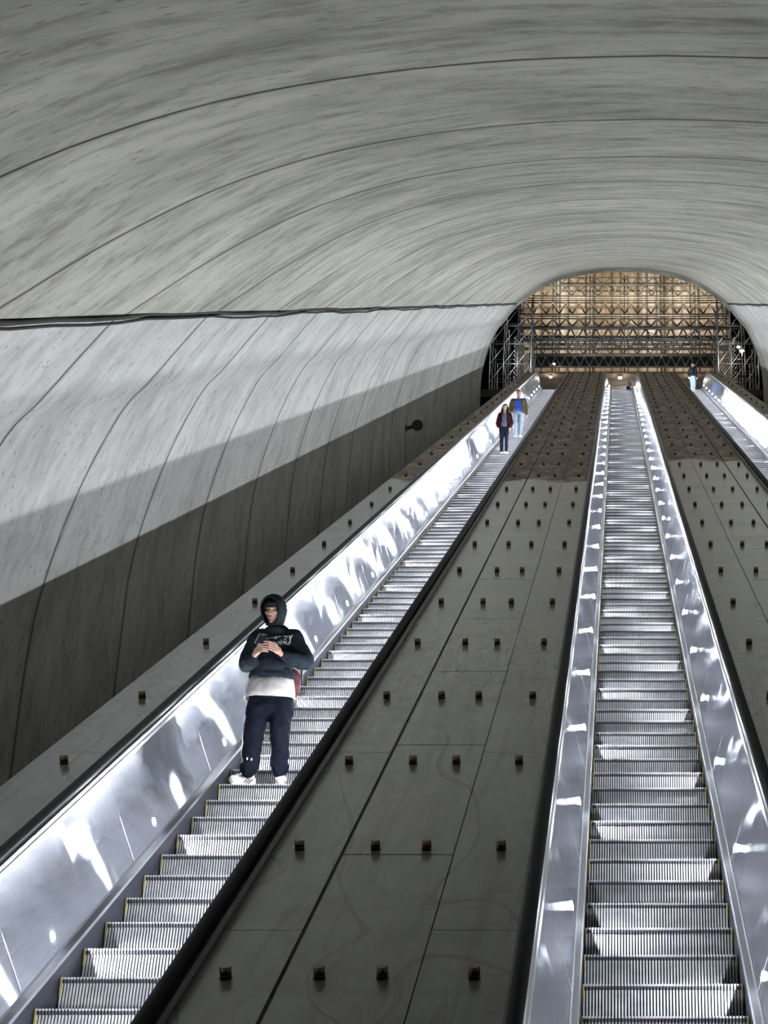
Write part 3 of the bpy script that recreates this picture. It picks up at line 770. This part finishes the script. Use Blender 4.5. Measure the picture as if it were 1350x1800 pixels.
# ---- the young man with the phone
def man():
    k = 14.37; org = W(-3.09, N_(4.26), sN(4.26, 14.37)); root = empty('person', org); bpy.context.view_layer.update()
    tag(root, 'young man in a dark hooded sweatshirt looking down at the phone in his hands', 'person')
    HM = Matrix.Translation((-.015,-.095,1.585)) @ Euler((.30,.02,-.16), 'XYZ').to_matrix().to_4x4()
    b = Blob(); b.add(head_blob(), HM)
    b.cap((0,-.01,1.40), (-.012,-.06,1.52), .058, .054)
    b.ell((0,0,1.25), (.15,.09,.18)).ell((0,0,1.02), (.14,.09,.16)).ell((0,.01,.86), (.15,.10,.12))
    b.chain([(-.15,0,1.36), (-.235,-.02,1.12), (-.125,-.24,1.115)], [.045,.038,.026]); b.chain([(.15,0,1.36), (.285,-.02,1.12), (.115,-.24,1.125)], [.045,.038,.026])
    b.chain([(-.09,.02,.84), (-.125,-.01,.48), (-.15,.04,.10)], [.075,.055,.038]); b.chain([(.085,.02,.84), (.105,-.01,.48), (.11,.04,.10)], [.075,.055,.038])
    wr = Vector((-.118,-.245,1.118)); r_t = []
    for i in range(4):
        z = 1.200-.023*i; r_t.append(((-.082,-.292,z-.008), (-.040,-.312,z), (-.012+.006*i,-.296,z-.002)))
    hand(b, wr, Vector((-.082,-.285,1.16)), r_t, [(-.105,-.255,1.165), (-.092,-.262,1.205), (-.072,-.258,1.232)])
    wl = Vector((.112,-.245,1.128)); l_t = []
    for i in range(4):
        z = 1.214-.023*i; l_t.append(((.064,-.298,z-.012), (.016,-.326,z), (-.028+.010*i,-.322,z+.006)))
    hand(b, wl, Vector((.064,-.29,1.17)), l_t, [(.088,-.262,1.178), (.060,-.262,1.21), (.030,-.256,1.232)])
    body = b.build('body', M['skin'], root, .0055, 2)
    face_bits(body, HM)
    b = Blob(); b.ell((0,.020,.052), (.082,.098,.080)).ell((0,-.046,.066), (.066,.050,.032), (.35,0,0)).ell((-.062,-.025,.03), (.018,.045,.045)).ell((.062,-.025,.03), (.018,.045,.045)).xf(HM); b.build('hair', M['hairm'], root, .008, 2)
    # trousers: baggy, gathered at the ankle
    b = Blob(); b.ell((-.005,.01,.82), (.200,.135,.13)).ell((-.005,.01,.70), (.200,.13,.11))
    b.chain([(-.10,.01,.76), (-.115,-.005,.62), (-.128,-.02,.45), (-.142,.015,.26), (-.150,.03,.17), (-.152,.02,.135)], [.112,.106,.092,.084,.088,.066])
    b.chain([(.095,.01,.76), (.100,-.005,.62), (.108,-.02,.45), (.108,.015,.26), (.112,.03,.17), (.113,.02,.135)], [.110,.104,.088,.078,.084,.064])
    tr = b.build('trousers', M['pants'], root, .011, 3, .014, 8)
    T = BVHTree.FromPolygons([v.co[:] for v in tr.data.vertices], [p.vertices[:] for p in tr.data.polygons])
    for side in (-1,):
        mb = MB(); last = None
        for j in range(34):
            z = .83 - j*.0195; h = T.ray_cast(Vector((side*.6, -.045, z)), Vector((-side,0,0)))
            h2 = T.ray_cast(Vector((side*.6, -.018, z)), Vector((-side,0,0)))
            if h[0] is None or h2[0] is None: continue
            a, c = h[0]+Vector((side*.004,-.002,0)), h2[0]+Vector((side*.004,0,0))
            if last: mb.quad(last[0], last[1], c, a); mb.quad(a, c, last[1], last[0])
            last = (a, c)
        link('side_stripe', mb.mesh('side_stripe', [M['tee']]), tr)
    mb = MB()
    for x, z in ((-.155,.215), (-.118,.21)):
        h = T.ray_cast(Vector((x,-.6,z)), Vector((0,1,0)))
        if h[0]: mb.box(h[0]+Vector((0,-.003,0)), (.012,.004,.022))
    link('emblem', mb.mesh('emblem', [M['print']]), tr)
    loftm('t_shirt', [(-.005,.0,.97,.185,.130), (-.006,0,.90,.200,.152), (-.006,0,.83,.212,.166), (-.008,0,.765,.218,.168)], M['tee'], root, wob=.022)
    # hoodie
    b = Blob(); b.ell((0,.0,1.29), (.195,.135,.135)).ell((0,.0,1.13), (.188,.140,.16)).ell((-.003,-.005,.98), (.212,.155,.105)).cap((-.003,0,.94), (-.003,0,.95), .1, .1)
    b.ell((-.003,-.0,.885), (.204,.150,.045))
    b.cap((-.13,.0,1.375), (.13,.0,1.375), .065, .065)
    b.chain([(-.155,0,1.355), (-.205,-.015,1.22), (-.235,-.03,1.10), (-.165,-.165,1.085), (-.140,-.215,1.108)], [.084,.082,.080,.062,.046])
    b.chain([(.160,0,1.355), (.230,-.010,1.23), (.290,-.03,1.12), (.190,-.165,1.100), (.140,-.215,1.118)], [.088,.088,.084,.066,.047])
    b.ell((0,-.045,1.405), (.100,.090,.055)).ell((0,.06,1.42), (.12,.07,.08))
    b.ell((0,-.13,1.06), (.13,.035,.075))
    hd_ = b.build('sweatshirt', M['hood'], root, .010, 3, .011, 9)
    # hood: an open bowl around the face with a thick rim
    n, rings = 36, [(-.100,.80),(-.108,.88),(-.098,.97),(-.06,1.05),(0,1.12),(.06,1.10),(.10,.92),(.128,.62),(.142,.25),(.145,.02)]
    vs, fs = [], []
    for y, s_ in rings:
        for q in range(n):
            a = 2*math.pi*q/n; cx, cz = math.cos(a), math.sin(a)
            rz = .128 if cz > 0 else .145
            yy = y + (.030*(-cz) if y < 0 and cz < 0 else 0) - (.0 if cz < 0 else .012*cz)
            vs.append(tuple(HM @ Vector((.098*cx*s_, yy, .012 + rz*cz*s_ - (.02 if cz < -.6 else 0)))))
    for j in range(len(rings)-1):
        for q in range(n): fs.append((j*n+q, j*n+(q+1)%n, (j+1)*n+(q+1)%n, (j+1)*n+q))
    me = bpy.data.meshes.new('hood'); me.from_pydata(vs, [], fs); me.materials.append(M['hood'])
    for p in me.polygons: p.use_smooth = True
    ho = link('hood', me, hd_); q = ho.modifiers.new('t', 'SOLIDIFY'); q.thickness = .012; q.offset = 1; q = ho.modifiers.new('u', 'SUBSURF'); q.levels = 1; q.render_levels = 1
    # print on the chest, slab letters laid onto the cloth
    T = BVHTree.FromPolygons([v.co[:] for v in hd_.data.vertices], [p.vertices[:] for p in hd_.data.polygons])
    G = {'B': [(0,0,.3,1),(0,.86,.8,1),(0,.43,.8,.57),(0,0,.8,.14),(.66,.55,.95,.92),(.66,.08,.95,.45)],
         'E': [(.08,0,.36,1),(0,.86,.9,1),(0,0,.9,.14),(.3,.43,.66,.57),(.76,.68,.9,1),(.76,0,.9,.32)],
         'N': [(.10,0,.26,1),(.74,0,.90,1),(0,0,.36,.10),(.64,.90,1,1),(0,.90,.26,1)], 'T': [(.34,0,.62,1),(0,.86,.96,1),(0,.64,.14,1),(.82,.64,.96,1),(.22,0,.74,.12)],
         'L': [(.08,0,.36,1),(0,.88,.5,1),(0,0,.92,.14),(.76,0,.92,.40)], 'Y': [(.36,0,.64,.5),(.22,0,.78,.12),(-.04,.88,.34,1),(.66,.88,1.04,1)]}
    D = {'N': [((.10,1),(.32,1),(.90,0),(.68,0))], 'Y': [((.02,1),(.30,1),(.62,.42),(.38,.42)), ((.70,1),(.98,1),(.62,.42),(.38,.42))]}
    mb = MB(); LW, LH = .0360, .060
    def put(x, z):
        h = T.ray_cast(Vector((x, -.8, z)), Vector((0,1,0))); return (h[0] if h[0] else Vector((x,-.14,z))) + Vector((0,-.0035,0))
    x = -.115
    for i, ch in enumerate('BENTLEY'):
        base = 1.262 + (i-3)*.0050
        def P(u, v): return put(x+u*LW*.95+(v-.5)*.006, base+v*LH*(.9+.04*i) + u*.005)
        for u0, v0, u1, v1 in G[ch]: mb.quad(P(u0,v0), P(u1,v0), P(u1,v1), P(u0,v1))
        for q4 in D.get(ch, []): mb.quad(*[P(*c) for c in q4])
        x += LW*1.16
    link('chest_print', mb.mesh('chest_print', [M['print']]), hd_)
    cu = bpy.data.curves.new('t', 'FONT'); cu.body = 'CLASS OF 7000'; cu.size = .026; cu.offset = .0006
    to = bpy.data.objects.new('t', cu); COL.objects.link(to); dg = bpy.context.evaluated_depsgraph_get(); me = bpy.data.meshes.new_from_object(to.evaluated_get(dg)); bpy.data.objects.remove(to)
    for v in me.vertices: v.co = put(-.02 + v.co.x, 1.243 + v.co.y + v.co.x*.10)
    me.materials.clear(); me.materials.append(M['print']); link('small_print', me, hd_)
    shoe(root, Vector((-.215,.125,.002)), -.62, M['shoew'], M['shoew'], M['navy']); shoe(root, Vector((.115,.145,.002)), .16, M['shoew'], M['shoew'], M['navy'])
    # phone held in both hands (its own thing)
    R = Euler((-.62,.12,-.05)).to_matrix().to_4x4(); ph = empty('phone', org + Vector((-.062,-.285,1.255)), R); bpy.context.view_layer.update()
    tag(ph, 'dark smartphone with a pale edge held in both hands of the young man', 'phone')
    mb = MB(); mb.box((0,0,0), (.074,.010,.148)); o = link('phone_body', mb.mesh('phone_body', [M['navy']]), ph); bv = o.modifiers.new('b', 'BEVEL'); bv.width = .004; bv.segments = 2
    mb = MB(); mb.box((-.0375,0,0), (.008,.0125,.14)); link('side_frame', mb.mesh('side_frame', [M['shoew']]), ph)
    mb = MB(); mb.box((-.005,-.0062,.05), (.010,.002,.028)); mb.box((.015,-.0062,.052), (.012,.002,.012)); link('camera_bump', mb.mesh('camera_bump', [M['print']]), ph)
    mb = MB(); mb.box((0,.0056,0), (.066,.001,.136)); link('screen', mb.mesh('screen', [mat('phone_screen', (.02,.02,.03), .2, emit=(.75,.85,1), es=2.2)]), ph)
    # red bag hanging behind his hip
    bg = empty('backpack', org + Vector((.083,.235,1.00))); bpy.context.view_layer.update(); tag(bg, 'red and navy bag hanging behind the hip of the young man with the phone', 'bag')
    b = Blob(); b.ell((0,0,0), (.138,.085,.15)).ell((0,.01,-.06), (.125,.085,.11)); b.build('bag_body', mat('red_nylon', (.07,.004,.012), .7), bg, .012, 3, .01)
    mb = MB(); mb.tube((.145,-.02,-.03), (.118,-.02,.25), .010, 8); mb.tube((.118,-.02,.25), (.03,-.06,.42), .010, 8); link('strap', mb.mesh('strap', [M['navy']], True), bg)
man()
# ---- the others, far up the slope
def walker(org, face, H, label, top_c, inner_c, leg_c, shoe_c, hair, skin='skin', long_hair=False, pocket=True, slim=1.0, open_jacket=True, hat=None):
    R = Euler((0,0,face)).to_matrix().to_4x4(); root = empty('person', org, R); bpy.context.view_layer.update(); tag(root, label, 'person')
    k = H/1.75; sc = Matrix.Diagonal((k,k,k,1)); HM = Matrix.Translation((0,-.03,1.625)) @ Euler((.12,0,0)).to_matrix().to_4x4()
    def fin(b): b.xf(sc); return b
    a1 = [(-.17*slim,0,1.38), (-.25*slim,.02,1.12), (-.20*slim,-.10,.93) if pocket else (-.27*slim,-.04,.86)]
    a2 = [(-p[0], p[1], p[2]) for p in a1]
    b = Blob(); b.add(head_blob(), HM); b.cap((0,0,1.42), (0,-.01,1.55), .05, .048).ell((0,0,1.22), (.14*slim,.09,.2)).ell((0,0,.98), (.14*slim,.09,.14))
    for a in (a1, a2):
        b.chain(a, [.042,.034,.026]); s = 1 if a is a2 else -1; w_ = Vector(a[-1]); b.ell(w_+Vector((0,-.01,-.05)), (.018,.030,.042))
        for q in range(4): b.chain([w_+Vector((s*.002,-.03+.018*q,-.075)), w_+Vector((0,-.034+.018*q,-.115)), w_+Vector((-s*.014,-.034+.018*q,-.140+abs(q-1.5)*.006))], [.0095,.009,.008], 6)
        b.chain([w_+Vector((0,-.03,-.035)), w_+Vector((-s*.01,-.055,-.07))], [.011,.009], 6)
    l1 = [(-.09*slim,0,.90), (-.085*slim,-.03,.50), (-.075*slim,.0,.09)]; l2 = [(.09*slim,0,.90), (.095*slim,-.05,.50), (.09*slim,-.02,.09)]
    b.chain(l1, [.075*slim,.05,.035]).chain(l2, [.075*slim,.05,.035]); body = fin(b).build('body', M[skin], root, .010, 2)
    b = Blob(); b.ell((0,0,.93), (.155*slim,.105,.11)).chain(l1, [.092*slim,.066*slim,.052]).chain(l2, [.092*slim,.066*slim,.052]); fin(b).build('trousers', leg_c, root, .014, 2, .006)
    b = Blob(); b.ell((0,-.008,1.26), (.155*slim,.112,.17)).ell((0,-.008,1.04), (.158*slim,.115,.16)); fin(b).build('shirt', inner_c, root, .014, 2, .006)
    if top_c is not None:
        b = Blob()
        for s in (-1, 1):
            if open_jacket:
                b.ell((s*.115*slim,.012,1.24), (.085*slim,.125,.19)).ell((s*.13*slim,.01,1.02), (.075*slim,.125,.17))
            else: b.ell((s*.05,0,1.22), (.14*slim,.13,.19)).ell((s*.05,0,1.02), (.14*slim,.13,.16))
        b.ell((0,.075,1.18), (.15*slim,.07,.24)).cap((-.12*slim,.03,1.40), (.12*slim,.03,1.40), .05, .05)
        b.chain(a1, [.075,.066,.046]).chain(a2, [.075,.066,.046]); fin(b).build('jacket', top_c, root, .014, 2, .008)
    if hair is not None:
        b = Blob(); b.ell((0,.030,.045), (.084,.096,.082)).ell((0,-.035,.075), (.07,.05,.03))
        if long_hair: b.chain([(-.075,.02,.02), (-.088,.0,-.12), (-.085,-.04,-.28)], [.03,.04,.028]).chain([(.075,.02,.02), (.088,.0,-.12), (.085,-.04,-.26)], [.03,.04,.028]).ell((0,.07,-.10), (.09,.05,.17))
        b.xf(HM); fin(b).build('hair', hair, root, .012, 2)
    for s, l in ((-1, l1), (1, l2)): shoe(root, Vector((l[-1][0]*k, l[-1][1]*k-.04, .0)), -s*.2, shoe_c, shoe_c, L=.27)
    return root
def onstep(x, phaseZ, Z): # nearest step nose
    sp = sN(4.26, phaseZ); kk = round((sN(4.26, Z)-sp)/PITCHS); return W(x, N_(4.26), sp+kk*PITCHS) + Vector((0,.2,.002))
mm = lambda n, c, r=.8: skinmat(n, c, r, 1)
walker(onstep(-3.12, 14.37, 45.3), .0, 1.62, 'dark-haired woman in an open black and red jacket and white shoes riding the left escalator',
       mm('black_red_flannel', (.028,.006,.008)), mm('slate_tee', (.10,.12,.19)), mm('dark_jeans', (.010,.013,.028)), M['shoew'], M['hairm'], long_hair=True, slim=.86)
walker(onstep(-3.06, 14.37, 50.6), .0, 1.74, 'man in a bright blue shirt and open olive jacket riding behind the dark-haired woman',
       mm('olive_jacket', (.075,.07,.035)), mm('blue_shirt', (.03,.07,.42)), mm('washed_jeans', (.22,.28,.35)), M['shoew'], mm('brown_hair', (.03,.015,.01)), 'skin2', slim=1.05, pocket=False)
walker(onstep(3.64, 33.2, 76.3), 2.6, 1.62, 'person in a black top and light blue jeans near the top of the right escalator',
       mm('black_top', (.012,.014,.018)), mm('grey_top', (.4,.4,.4)), mm('light_jeans', (.28,.40,.70)), M['shoew'], M['hairm'], slim=.9, open_jacket=False)
ray = at(1106, 671.5, YT+2.6)
walker(Vector((ray.x, YT+2.6, ZT+.002)), 1.2, max(1.45, min(1.8, ray.z-ZT)), 'person in a blue jacket on the landing, only head and shoulders above the middle escalator',
       mm('blue_jacket', (.03,.06,.30)), mm('blue_inner', (.03,.05,.2)), mm('dark_trousers', (.02,.02,.04)), M['navy'], None, 'skin2', open_jacket=False)
